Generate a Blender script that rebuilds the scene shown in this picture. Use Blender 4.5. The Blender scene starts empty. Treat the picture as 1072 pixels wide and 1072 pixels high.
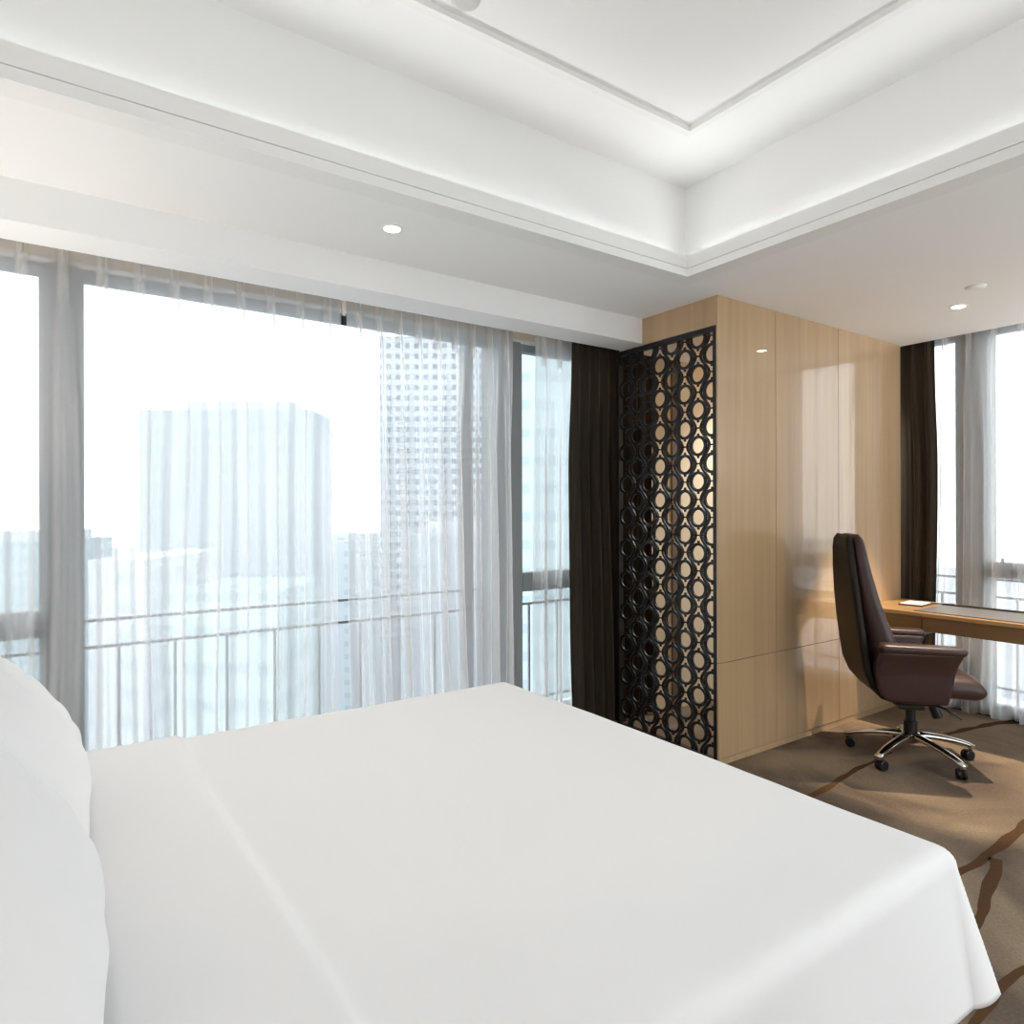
import bpy, bmesh, math, random
from mathutils import Vector, Matrix, noise
PI = math.pi
SC = bpy.context.scene
COL = SC.collection
rnd = random.Random(7)

# ------------------------------------------------------------------ helpers
def lin(r, g, b):
    def f(c):
        c /= 255.0
        return c / 12.92 if c <= 0.04045 else ((c + 0.055) / 1.055) ** 2.4
    return (f(r), f(g), f(b), 1.0)

def newmat(name):
    m = bpy.data.materials.new(name)
    m.use_nodes = True
    nt = m.node_tree
    return m, nt, nt.nodes['Principled BSDF']

def simple(name, rgb, rough=0.5, metal=0.0, coat=0.0, bump=0.0, bscale=200.0, var=0.0, vscale=8.0, spec=0.5):
    m, nt, p = newmat(name)
    c = lin(*rgb)
    p.inputs['Base Color'].default_value = c
    p.inputs['Roughness'].default_value = rough
    p.inputs['Metallic'].default_value = metal
    p.inputs['Specular IOR Level'].default_value = spec
    if coat:
        p.inputs['Coat Weight'].default_value = coat
        p.inputs['Coat Roughness'].default_value = 0.04
    tc = nt.nodes.new('ShaderNodeTexCoord')
    if var:
        n = nt.nodes.new('ShaderNodeTexNoise'); n.inputs['Scale'].default_value = vscale
        n.inputs['Detail'].default_value = 4
        nt.links.new(tc.outputs['Object'], n.inputs['Vector'])
        mx = nt.nodes.new('ShaderNodeMix'); mx.data_type = 'RGBA'
        mx.inputs['A'].default_value = tuple(v * (1 - var) for v in c[:3]) + (1,)
        mx.inputs['B'].default_value = tuple(min(1, v * (1 + var)) for v in c[:3]) + (1,)
        nt.links.new(n.outputs['Fac'], mx.inputs['Factor'])
        nt.links.new(mx.outputs['Result'], p.inputs['Base Color'])
    if bump:
        n = nt.nodes.new('ShaderNodeTexNoise'); n.inputs['Scale'].default_value = bscale
        nt.links.new(tc.outputs['Object'], n.inputs['Vector'])
        b = nt.nodes.new('ShaderNodeBump'); b.inputs['Strength'].default_value = bump
        b.inputs['Distance'].default_value = 0.01
        nt.links.new(n.outputs['Fac'], b.inputs['Height'])
        nt.links.new(b.outputs['Normal'], p.inputs['Normal'])
    return m

def obj(name, bm, mat, parent=None, smooth=False, bevel=0.0, seg=2, subsurf=0):
    me = bpy.data.meshes.new(name)
    bmesh.ops.recalc_face_normals(bm, faces=bm.faces)
    if smooth:
        for f in bm.faces: f.smooth = True
    bm.to_mesh(me); bm.free()
    for mm in (mat if isinstance(mat, (list, tuple)) else [mat]):
        me.materials.append(mm)
    o = bpy.data.objects.new(name, me); COL.objects.link(o)
    if parent is not None: o.parent = parent
    if bevel:
        mod = o.modifiers.new('bevel', 'BEVEL'); mod.width = bevel; mod.segments = seg
        mod.limit_method = 'ANGLE'; mod.angle_limit = math.radians(40)
    if subsurf:
        mod = o.modifiers.new('subsurf', 'SUBSURF'); mod.levels = subsurf; mod.render_levels = subsurf
    return o

def tag(o, label, cat, group=None, kind=None):
    o['label'] = label; o['category'] = cat
    if group: o['group'] = group
    if kind: o['kind'] = kind
    return o

def thing(name, label, cat, loc=(0, 0, 0), rotz=0.0, group=None):
    o = bpy.data.objects.new(name, None); COL.objects.link(o)
    o.empty_display_size = 0.05
    o.location = loc; o.rotation_euler = (0, 0, rotz)
    return tag(o, label, cat, group)

def struct(name, bm, mat, label=None, cat=None, **k):
    o = obj(name, bm, mat, **k); o['kind'] = 'structure'
    o['label'] = label or name.replace('_', ' ')
    o['category'] = cat or name.split('_')[0]
    return o

def dup(root, loc=None, rotz=None, label=None):
    r = root.copy(); COL.objects.link(r)
    if loc is not None: r.location = loc
    if rotz is not None: r.rotation_euler = (0, 0, rotz)
    if label: r['label'] = label
    for ch in list(root.children):
        c = ch.copy(); COL.objects.link(c); c.parent = r
        for g in list(ch.children):
            d = g.copy(); COL.objects.link(d); d.parent = c
    return r

def B(): return bmesh.new()

def box(bm, x0, x1, y0, y1, z0, z1):
    v = [bm.verts.new((x, y, z)) for z in (z0, z1) for y in (y0, y1) for x in (x0, x1)]
    for q in ((0, 2, 3, 1), (4, 5, 7, 6), (0, 1, 5, 4), (2, 6, 7, 3), (0, 4, 6, 2), (1, 3, 7, 5)):
        bm.faces.new([v[i] for i in q])
    return bm

def cyl(bm, p0, p1, r0, r1=None, n=20, caps=True):
    r1 = r0 if r1 is None else r1
    p0, p1 = Vector(p0), Vector(p1); d = (p1 - p0).normalized()
    a = d.orthogonal().normalized(); b = d.cross(a)
    R = []
    for p, r in ((p0, r0), (p1, r1)):
        R.append([bm.verts.new(p + (a * math.cos(2 * PI * i / n) + b * math.sin(2 * PI * i / n)) * r) for i in range(n)])
    for i in range(n):
        j = (i + 1) % n
        bm.faces.new((R[0][i], R[0][j], R[1][j], R[1][i]))
    if caps:
        bm.faces.new(R[0][::-1]); bm.faces.new(R[1])
    return bm

def lathe(bm, prof, c=(0, 0, 0), n=32, caps=True):
    rings = []
    for r, z in prof:
        rings.append([bm.verts.new((c[0] + r * math.cos(2 * PI * i / n), c[1] + r * math.sin(2 * PI * i / n), c[2] + z)) for i in range(n)])
    for a, b in zip(rings, rings[1:]):
        for i in range(n):
            j = (i + 1) % n
            bm.faces.new((a[i], a[j], b[j], b[i]))
    if caps:
        bm.faces.new(rings[0][::-1]); bm.faces.new(rings[-1])
    return bm

def loft(bm, rings, caps=True):
    R = [[bm.verts.new(p) for p in r] for r in rings]
    n = len(R[0])
    for a, b in zip(R, R[1:]):
        for i in range(n):
            j = (i + 1) % n
            bm.faces.new((a[i], a[j], b[j], b[i]))
    if caps:
        bm.faces.new(R[0][::-1]); bm.faces.new(R[-1])
    return bm

def sup(n, a, b, e=4.0):
    out = []
    for i in range(n):
        t = 2 * PI * i / n
        c, s = math.cos(t), math.sin(t)
        out.append((a * math.copysign(abs(c) ** (2 / e), c), b * math.copysign(abs(s) ** (2 / e), s)))
    return out

def interp(tab, z):
    if z <= tab[0][0]: return tab[0][1:]
    for p, q in zip(tab, tab[1:]):
        if z <= q[0]:
            t = (z - p[0]) / (q[0] - p[0]); t2 = t
            return tuple(u + (w - u) * t2 for u, w in zip(p[1:], q[1:]))
    return tab[-1][1:]

def sweep(bm, pts, radii, n=12, flat=1.0):
    pts = [Vector(p) for p in pts]; rings = []
    for i, p in enumerate(pts):
        d = (pts[min(i + 1, len(pts) - 1)] - pts[max(i - 1, 0)]).normalized()
        s = d.cross(Vector((0, 0, 1)))
        s = s.normalized() if s.length > 1e-4 else Vector((1, 0, 0))
        u = s.cross(d).normalized(); r = radii[i] if isinstance(radii, (list, tuple)) else radii
        rings.append([p + s * r * math.cos(2 * PI * k / n) + u * r * flat * math.sin(2 * PI * k / n) for k in range(n)])
    return loft(bm, rings)

# ------------------------------------------------------------------ materials
M_WHITE = simple('white_plaster', (247, 247, 247), 0.85, bump=0.02, bscale=120)
M_CEIL = simple('ceiling_paint', (248, 248, 247), 0.9)
M_BEIGE = simple('beige_plaster', (216, 206, 194), 0.85)
M_FRAME = simple('grey_aluminium', (140, 145, 148), 0.45, metal=0.0, var=0.04, vscale=3)
M_COLUMN = simple('grey_cladding', (138, 141, 142), 0.5, var=0.05, vscale=2)
M_HANDLE = simple('dark_handle', (62, 64, 66), 0.4, metal=0.3)
M_BLACKLAT = simple('black_lacquer', (13, 12, 12), 0.45, coat=0.05)
M_CHROME = simple('polished_steel', (205, 200, 194), 0.12, metal=1.0)
M_BLACKPL = simple('black_plastic', (14, 14, 15), 0.4)
M_LEATHER = simple('brown_leather', (58, 37, 34), 0.38, bump=0.12, bscale=260, var=0.12, vscale=12)
M_LEATHERD = simple('dark_leather', (30, 24, 20), 0.55, bump=0.1, bscale=260, spec=0.25)
M_PIPE = simple('leather_piping', (44, 26, 24), 0.45)
M_LINEN = simple('white_cotton', (236, 236, 237), 0.9, bump=0.03, bscale=400, spec=0.2)
M_PAD = simple('grey_leather_pad', (96, 97, 100), 0.5, bump=0.06, bscale=300)
M_PADEDGE = simple('dark_pad_edge', (30, 28, 27), 0.5)
M_PAPER = simple('white_paper', (238, 234, 226), 0.8)
M_BOOK = simple('dark_folder', (58, 46, 38), 0.5)
M_RAILING = simple('painted_railing', (150, 154, 158), 0.5, metal=0.0)
M_CREAM = simple('cream_wall', (232, 222, 198), 0.6)
M_BROWNP = simple('brown_pilaster', (110, 92, 72), 0.6)
M_TRIMW = simple('white_trim', (244, 244, 242), 0.6)
M_TAPE = simple('beige_heading_tape', (226, 212, 192), 0.9)

def wood(name, rgb, seedoff, rough=0.3, coat=1.0, gscale=(28, 28, 0.9), contrast=0.11, axis='z'):
    m, nt, p = newmat(name)
    tc = nt.nodes.new('ShaderNodeTexCoord'); mp = nt.nodes.new('ShaderNodeMapping')
    mp.inputs['Location'].default_value = (seedoff, seedoff * 0.7, seedoff * 1.3)
    mp.inputs['Scale'].default_value = gscale
    nt.links.new(tc.outputs['Object'], mp.inputs['Vector'])
    n1 = nt.nodes.new('ShaderNodeTexNoise'); n1.inputs['Scale'].default_value = 1.0
    n1.inputs['Detail'].default_value = 6; n1.inputs['Roughness'].default_value = 0.62
    nt.links.new(mp.outputs['Vector'], n1.inputs['Vector'])
    n2 = nt.nodes.new('ShaderNodeTexNoise'); n2.inputs['Scale'].default_value = 0.22; n2.inputs['Detail'].default_value = 2
    nt.links.new(mp.outputs['Vector'], n2.inputs['Vector'])
    ad = nt.nodes.new('ShaderNodeMath'); ad.operation = 'ADD'
    nt.links.new(n1.outputs['Fac'], ad.inputs[0]); nt.links.new(n2.outputs['Fac'], ad.inputs[1])
    rp = nt.nodes.new('ShaderNodeMapRange')
    rp.inputs['From Min'].default_value = 0.7; rp.inputs['From Max'].default_value = 1.3
    nt.links.new(ad.outputs[0], rp.inputs['Value'])
    mx = nt.nodes.new('ShaderNodeMix'); mx.data_type = 'RGBA'
    c = lin(*rgb)
    mx.inputs['A'].default_value = tuple(v * (1 - contrast) for v in c[:3]) + (1,)
    mx.inputs['B'].default_value = tuple(min(1, v * (1 + contrast)) for v in c[:3]) + (1,)
    nt.links.new(rp.outputs['Result'], mx.inputs['Factor'])
    nt.links.new(mx.outputs['Result'], p.inputs['Base Color'])
    p.inputs['Roughness'].default_value = rough
    p.inputs['Specular IOR Level'].default_value = 0.3
    p.inputs['Coat Weight'].default_value = coat
    p.inputs['Coat Roughness'].default_value = 0.02
    p.inputs['Coat IOR'].default_value = 1.65
    return m
M_WOODS = [wood('oak_veneer_%s' % k, rgb, 3.1 * i) for i, (k, rgb) in enumerate(
    (('a', (191, 161, 124)), ('b', (194, 164, 127)), ('c', (197, 167, 130))))]
M_WOODH = wood('oak_header', (192, 163, 127), 17.0, coat=0.5)
M_DESK = wood('oak_desk', (172, 138, 96), 9.0, rough=0.3, coat=0.5, gscale=(24, 0.9, 24))
M_APRON = wood('oak_apron', (132, 104, 70), 12.0, rough=0.35, coat=0.4, gscale=(24, 0.9, 24))

def carpet():
    m, nt, p = newmat('patterned_carpet')
    tc = nt.nodes.new('ShaderNodeTexCoord')
    L = nt.links
    # warp the coordinates
    nw = nt.nodes.new('ShaderNodeTexNoise'); nw.inputs['Scale'].default_value = 1.6; nw.inputs['Detail'].default_value = 3
    L.new(tc.outputs['Object'], nw.inputs['Vector'])
    sb = nt.nodes.new('ShaderNodeVectorMath'); sb.operation = 'SUBTRACT'; sb.inputs[1].default_value = (0.5, 0.5, 0.5)
    L.new(nw.outputs['Color'], sb.inputs[0])
    sc = nt.nodes.new('ShaderNodeVectorMath'); sc.operation = 'SCALE'; sc.inputs['Scale'].default_value = 0.55
    L.new(sb.outputs[0], sc.inputs[0])
    ad = nt.nodes.new('ShaderNodeVectorMath'); ad.operation = 'ADD'
    L.new(tc.outputs['Object'], ad.inputs[0]); L.new(sc.outputs[0], ad.inputs[1])
    mp = nt.nodes.new('ShaderNodeMapping'); mp.inputs['Rotation'].default_value = (0, 0, 0.4)
    mp.inputs['Location'].default_value = (0.31, 0.55, 0)
    mp.inputs['Scale'].default_value = (0.75, 1.35, 1)
    L.new(ad.outputs[0], mp.inputs['Vector'])
    vo = nt.nodes.new('ShaderNodeTexVoronoi'); vo.feature = 'DISTANCE_TO_EDGE'; vo.voronoi_dimensions = '2D'
    vo.inputs['Scale'].default_value = 0.95
    L.new(mp.outputs[0], vo.inputs['Vector'])
    # vein width varies
    n3 = nt.nodes.new('ShaderNodeTexNoise'); n3.inputs['Scale'].default_value = 2.3
    L.new(tc.outputs['Object'], n3.inputs['Vector'])
    wr = nt.nodes.new('ShaderNodeMapRange'); wr.inputs['From Min'].default_value = 0.35; wr.inputs['From Max'].default_value = 0.7
    wr.inputs['To Min'].default_value = 0.012; wr.inputs['To Max'].default_value = 0.05
    L.new(n3.outputs['Fac'], wr.inputs['Value'])
    dv = nt.nodes.new('ShaderNodeMath'); dv.operation = 'DIVIDE'
    L.new(vo.outputs['Distance'], dv.inputs[0]); L.new(wr.outputs['Result'], dv.inputs[1])
    vr = nt.nodes.new('ShaderNodeMapRange'); vr.inputs['From Min'].default_value = 0.6; vr.inputs['From Max'].default_value = 1.1
    vr.inputs['To Min'].default_value = 1.0; vr.inputs['To Max'].default_value = 0.0
    L.new(dv.outputs[0], vr.inputs['Value'])
    # broad mottling
    n1 = nt.nodes.new('ShaderNodeTexNoise'); n1.inputs['Scale'].default_value = 1.3; n1.inputs['Detail'].default_value = 5
    n1.inputs['Distortion'].default_value = 0.8
    L.new(tc.outputs['Object'], n1.inputs['Vector'])
    cr = nt.nodes.new('ShaderNodeValToRGB')
    cr.color_ramp.elements[0].position = 0.36; cr.color_ramp.elements[0].color = lin(100, 88, 77)
    cr.color_ramp.elements[1].position = 0.64; cr.color_ramp.elements[1].color = lin(152, 133, 112)
    L.new(n1.outputs['Fac'], cr.inputs['Fac'])
    # fibre speckle
    n2 = nt.nodes.new('ShaderNodeTexNoise'); n2.inputs['Scale'].default_value = 95; n2.inputs['Detail'].default_value = 3
    L.new(tc.outputs['Object'], n2.inputs['Vector'])
    sp = nt.nodes.new('ShaderNodeMapRange'); sp.inputs['From Min'].default_value = 0.3; sp.inputs['From Max'].default_value = 0.7
    sp.inputs['To Min'].default_value = 0.86; sp.inputs['To Max'].default_value = 1.12
    L.new(n2.outputs['Fac'], sp.inputs['Value'])
    mx = nt.nodes.new('ShaderNodeMix'); mx.data_type = 'RGBA'
    mx.inputs['B'].default_value = lin(98, 68, 42)
    L.new(cr.outputs['Color'], mx.inputs['A'])
    vm = nt.nodes.new('ShaderNodeMath'); vm.operation = 'MULTIPLY'; vm.inputs[1].default_value = 0.0
    L.new(vr.outputs['Result'], vm.inputs[0]); L.new(vm.outputs[0], mx.inputs['Factor'])
    ml = nt.nodes.new('ShaderNodeVectorMath'); ml.operation = 'SCALE'
    L.new(mx.outputs['Result'], ml.inputs[0]); L.new(sp.outputs['Result'], ml.inputs['Scale'])
    L.new(ml.outputs[0], p.inputs['Base Color'])
    p.inputs['Roughness'].default_value = 0.95; p.inputs['Specular IOR Level'].default_value = 0.1
    bp = nt.nodes.new('ShaderNodeBump'); bp.inputs['Strength'].default_value = 0.35; bp.inputs['Distance'].default_value = 0.01
    L.new(n2.outputs['Fac'], bp.inputs['Height']); L.new(bp.outputs['Normal'], p.inputs['Normal'])
    return m
M_CARPET = carpet()

def sheer(name, a0=0.5, col=(0.93, 0.93, 0.94, 1)):
    """thin woven voile: the steeper the cloth is looked through, the more thread is in the way"""
    m = bpy.data.materials.new(name); m.use_nodes = True
    nt = m.node_tree; nt.nodes.clear(); L = nt.links
    out = nt.nodes.new('ShaderNodeOutputMaterial')
    lw = nt.nodes.new('ShaderNodeLayerWeight'); lw.inputs['Blend'].default_value = 0.5
    c = nt.nodes.new('ShaderNodeMath'); c.operation = 'SUBTRACT'; c.inputs[0].default_value = 1.03
    L.new(lw.outputs['Facing'], c.inputs[1])
    iv = nt.nodes.new('ShaderNodeMath'); iv.operation = 'DIVIDE'; iv.inputs[0].default_value = 1.0
    L.new(c.outputs[0], iv.inputs[1])
    pw = nt.nodes.new('ShaderNodeMath'); pw.operation = 'POWER'; pw.inputs[0].default_value = 1 - a0
    L.new(iv.outputs[0], pw.inputs[1])
    tr = nt.nodes.new('ShaderNodeBsdfTransparent'); tr.inputs['Color'].default_value = (1, 1, 1, 1)
    di = nt.nodes.new('ShaderNodeBsdfDiffuse'); di.inputs['Color'].default_value = col
    tl = nt.nodes.new('ShaderNodeBsdfTranslucent'); tl.inputs['Color'].default_value = col
    mx = nt.nodes.new('ShaderNodeMixShader'); mx.inputs[0].default_value = 0.7
    L.new(di.outputs[0], mx.inputs[1]); L.new(tl.outputs[0], mx.inputs[2])
    m2 = nt.nodes.new('ShaderNodeMixShader')
    L.new(pw.outputs[0], m2.inputs[0]); L.new(mx.outputs[0], m2.inputs[1]); L.new(tr.outputs[0], m2.inputs[2])
    L.new(m2.outputs[0], out.inputs['Surface'])
    return m
M_SHEER = sheer('white_voile')
M_SHEERTOP = sheer('voile_heading', 0.45, (0.96, 0.92, 0.87, 1))

def glassmat():
    m = bpy.data.materials.new('window_glass'); m.use_nodes = True
    nt = m.node_tree; nt.nodes.clear(); L = nt.links
    out = nt.nodes.new('ShaderNodeOutputMaterial')
    fr = nt.nodes.new('ShaderNodeFresnel'); fr.inputs['IOR'].default_value = 1.35
    tr = nt.nodes.new('ShaderNodeBsdfTransparent'); tr.inputs['Color'].default_value = (0.97, 0.98, 0.98, 1)
    gl = nt.nodes.new('ShaderNodeBsdfGlossy'); gl.inputs['Roughness'].default_value = 0.0
    mx = nt.nodes.new('ShaderNodeMixShader')
    L.new(fr.outputs[0], mx.inputs[0]); L.new(tr.outputs[0], mx.inputs[1]); L.new(gl.outputs[0], mx.inputs[2])
    L.new(mx.outputs[0], out.inputs['Surface'])
    return m
M_GLASS = glassmat()

def darkcloth():
    m, nt, p = newmat('dark_brown_drape')
    tc = nt.nodes.new('ShaderNodeTexCoord'); mp = nt.nodes.new('ShaderNodeMapping')
    mp.inputs['Scale'].default_value = (90, 90, 3)
    nt.links.new(tc.outputs['Object'], mp.inputs['Vector'])
    n = nt.nodes.new('ShaderNodeTexNoise'); n.inputs['Scale'].default_value = 1; n.inputs['Detail'].default_value = 4
    nt.links.new(mp.outputs[0], n.inputs['Vector'])
    mx = nt.nodes.new('ShaderNodeMix'); mx.data_type = 'RGBA'
    mx.inputs['A'].default_value = lin(40, 33, 26); mx.inputs['B'].default_value = lin(64, 54, 43)
    nt.links.new(n.outputs['Fac'], mx.inputs['Factor']); nt.links.new(mx.outputs['Result'], p.inputs['Base Color'])
    p.inputs['Roughness'].default_value = 0.85; p.inputs['Specular IOR Level'].default_value = 0.2
    p.inputs['Sheen Weight'].default_value = 0.1
    return m
M_DRAPE = darkcloth()

def facade(name, base, win, sx, sz, fw=0.35, fh=0.45):
    """pale facade with a regular grid of windows"""
    m, nt, p = newmat(name); L = nt.links
    tc = nt.nodes.new('ShaderNodeTexCoord')
    sp = nt.nodes.new('ShaderNodeSeparateXYZ'); L.new(tc.outputs['Object'], sp.inputs[0])
    xy = nt.nodes.new('ShaderNodeMath'); xy.operation = 'ADD'
    L.new(sp.outputs['X'], xy.inputs[0]); L.new(sp.outputs['Y'], xy.inputs[1])
    def cell(src, scale, w):
        a = nt.nodes.new('ShaderNodeMath'); a.operation = 'MULTIPLY'; a.inputs[1].default_value = scale
        L.new(src, a.inputs[0])
        f = nt.nodes.new('ShaderNodeMath'); f.operation = 'FRACT'; L.new(a.outputs[0], f.inputs[0])
        g = nt.nodes.new('ShaderNodeMath'); g.operation = 'LESS_THAN'; g.inputs[1].default_value = w
        L.new(f.outputs[0], g.inputs[0]); return g.outputs[0]
    k = nt.nodes.new('ShaderNodeMath'); k.operation = 'MULTIPLY'
    L.new(cell(xy.outputs[0], sx, fw), k.inputs[0]); L.new(cell(sp.outputs['Z'], sz, fh), k.inputs[1])
    mx = nt.nodes.new('ShaderNodeMix'); mx.data_type = 'RGBA'
    mx.inputs['A'].default_value = lin(*base); mx.inputs['B'].default_value = lin(*win)
    L.new(k.outputs[0], mx.inputs['Factor']); L.new(mx.outputs['Result'], p.inputs['Base Color'])
    p.inputs['Roughness'].default_value = 0.9; p.inputs['Specular IOR Level'].default_value = 0.1
    return m

def emit(name, col, s):
    m = bpy.data.materials.new(name); m.use_nodes = True
    nt = m.node_tree; nt.nodes.clear()
    o = nt.nodes.new('ShaderNodeOutputMaterial'); e = nt.nodes.new('ShaderNodeEmission')
    e.inputs['Color'].default_value = col; e.inputs['Strength'].default_value = s
    nt.links.new(e.outputs[0], o.inputs['Surface'])
    return m
M_LENS = emit('lit_lamp_lens', (1, 0.9, 0.76, 1), 14)

# ------------------------------------------------------------------ camera
H = 1.45
F_PX = 702.0
cam = bpy.data.cameras.new('camera'); camo = bpy.data.objects.new('camera', cam); COL.objects.link(camo)
fwd = Vector((0.5694, 0.8221, 0)).normalized()
camo.location = (0, 0, H)
q = fwd.to_track_quat('-Z', 'Y')
camo.rotation_mode = 'QUATERNION'
camo.rotation_quaternion = q @ Matrix.Rotation(-0.0028, 3, 'Z').to_quaternion()
cam.sensor_width = 36; cam.lens = F_PX / 1072 * 36
cam.shift_y = -2.5 / 1072
cam.clip_start = 0.05; cam.clip_end = 2000
SC.camera = camo

# ------------------------------------------------------------------ room shell
ZS = 2.655          # lower ceiling
ZT = 3.17          # raised ceiling
XL, YB = -0.62, -2.7
YW, XF = 3.52, 5.42
FLOOR = struct('floor', box(B(), XL - .2, 5.67, YB - .2, 3.77, -0.15, 0.0), M_CARPET, 'brown patterned carpet floor', 'floor')
TX0, TX1, TY0, TY1 = -0.42, 2.72, -2.3, 2.33     # raised tray opening
bm = B()
cv = 0.10
box(bm, TX1 + cv, 5.22, YB - .2, 3.03, ZS, ZS + .06)                 # right strip
box(bm, XL - .2, TX1 + cv, TY1 + cv, 3.03, ZS, ZS + .06)            # strip by the window
box(bm, XL - .2, TX0 - .05, YB - .2, TY1 + cv, ZS, ZS + .06)
box(bm, TX0 - .05, TX1 + cv, YB - .2, TY0 - cv, ZS, ZS + .06)
struct('ceiling', bm, M_CEIL, 'white lower ceiling around the raised tray', 'ceiling')
bm = B()
box(bm, XL - .2, TX1 + cv + .06, YB - .2, TY1 + cv + .06, ZT, ZT + .1)
struct('ceiling_tray', bm, M_CEIL, 'white raised ceiling inside the tray', 'ceiling')
bm = B()
box(bm, TX1 + cv, TX1 + cv + .06, TY0 - cv, TY1 + cv + .06, ZS + .06, ZT)
box(bm, TX0 - .05, TX1 + cv, TY1 + cv, TY1 + cv + .06, ZS + .06, ZT)
box(bm, TX0 - .11, TX0 - .05, TY0 - cv, TY1 + cv + .06, ZS + .06, ZT)
box(bm, TX0 - .05, TX1 + cv, TY0 - cv - .06, TY0 - cv, ZS + .06, ZT)
struct('wall_tray', bm, M_CEIL, 'upright sides of the raised ceiling tray', 'wall')
def ledge(a, b):                                   # stepped lip that hides the cove light
    bm = B()
    for (o0, z0, z1) in ((0.0, ZS - .004, ZS + .034), (0.012, ZS + .034, ZS + .041), (0.004, ZS + .041, ZS + .105)):
        w = .03
        if z0 < ZS: w = cv + .001
        if a == 'x+': box(bm, TX1 + o0, TX1 + (w if w > .05 else o0 + w), TY0, TY1 + o0, z0, z1)
        if a == 'y+': box(bm, TX0, TX1 + o0, TY1 + o0, TY1 + (w if w > .05 else o0 + w), z0, z1)
    return bm
bm = ledge('x+', 0); struct('trim_1', bm, M_TRIMW, 'stepped white lip of the tray, long right edge', 'trim')
bm = ledge('y+', 0)
box(bm, TX1, TX1 + cv + .001, TY1, TY1 + cv + .001, ZS - .004, ZS + .034)
box(bm, TX1 + .004, TX1 + .034, TY1 + .004, TY1 + .034, ZS + .041, ZS + .105)
struct('trim_2', bm, M_TRIMW, 'stepped white lip of the tray on the window side', 'trim')
bm = B(); box(bm, TX0 - .05, TX1, TY0 - cv, TY0, ZS, ZS + .1); box(bm, TX0 - .05, TX0, TY0, TY1, ZS, ZS + .1)
struct('trim_3', bm, M_TRIMW, 'white lip of the tray on the unseen sides', 'trim')
# rectangular bead on the raised ceiling
IX, IY = 2.375, 2.02
bm = B()
for w0, w1, h in ((0, .018, .022), (.018, .05, .010)):
    box(bm, TX0, IX + w1, IY + w0, IY + w1, ZT - h, ZT)
    box(bm, IX + w0, IX + w1, TY0, IY + w0, ZT - h, ZT)
struct('trim_4', bm, M_TRIMW, 'slim rectangular bead on the raised ceiling', 'trim')
# bulkhead in front of the curtain pocket
bm = B(); box(bm, XL - .2, 5.22, 3.02, 3.24, 2.50, ZS + .06)
box(bm, XL - .2, 5.22, 3.24, 3.8, 2.655, 2.715)
box(bm, 5.21, 5.75, YB - .2, 3.8, 2.80, 2.86); box(bm, 5.20, 5.22, YB - .2, 3.02, ZS + .06, 2.80); box(bm, 5.20, 5.22, 3.02, 3.8, ZS + .06, 2.80)
struct('ceiling_bulkhead', bm, M_WHITE, 'white bulkhead box above the curtains', 'ceiling')
# outer walls
bm = B(); box(bm, XL - .2, XL, YB - .2, 3.8, 0, 3.3); struct('wall_left', bm, M_WHITE, 'white wall behind the bed head', 'wall')
bm = B(); box(bm, XL, 1.9, YB - .2, YB, 0, 3.3); box(bm, 5.3, 5.75, YB - .2, YB, 0, 3.3); box(bm, 1.9, 5.3, YB - .2, YB, 2.62, 3.3)
struct('wall_back', bm, M_BEIGE, 'wall behind the camera', 'wall')
# window wall
bm = B()
box(bm, XL, 3.49, YW, YW + .25, 2.54, 2.655)
box(bm, 3.49, 5.75, 3.35, YW + .25, 0, 2.80)
o = struct('wall_window', bm, simple('pale_tan_plaster', (242, 226, 206), .85), 'beige wall strip above the windows', 'wall')
bm = B(); box(bm, 3.51, 3.71, 3.335, 3.35, 0, 2.64); box(bm, 3.80, 5.39, 3.335, 3.35, 0, 2.64)
struct('wall_passage', bm, M_CREAM, 'cream wall seen through the lattice screen', 'wall')
bm = B(); box(bm, 3.71, 3.80, 3.32, 3.35, 0, 2.64)
struct('trim_5', bm, M_BROWNP, 'brown upright strip behind the lattice screen', 'trim')
bm = B(); box(bm, XL, 3.49, YW - .012, YW + .05, 2.518, 2.54); struct('trim_6', bm, M_TRIMW, 'white strip above the window heads', 'trim')
bm = B(); box(bm, XL, 3.49, YW - .03, YW + .25, 0, .07); struct('trim_7', bm, M_FRAME, 'grey sill under the long window', 'trim')
# grey columns
bm = B(); box(bm, 0.0, .105, YW - .03, YW + .25, .07, 2.518); struct('trim_8', bm, M_COLUMN, 'grey column at the left of the long window', 'trim', bevel=.004)
bm = B(); box(bm, 2.365, 2.49, YW - .03, YW + .25, .07, 2.518); struct('trim_9', bm, M_COLUMN, 'grey column at the right of the long window', 'trim', bevel=.004)

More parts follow.
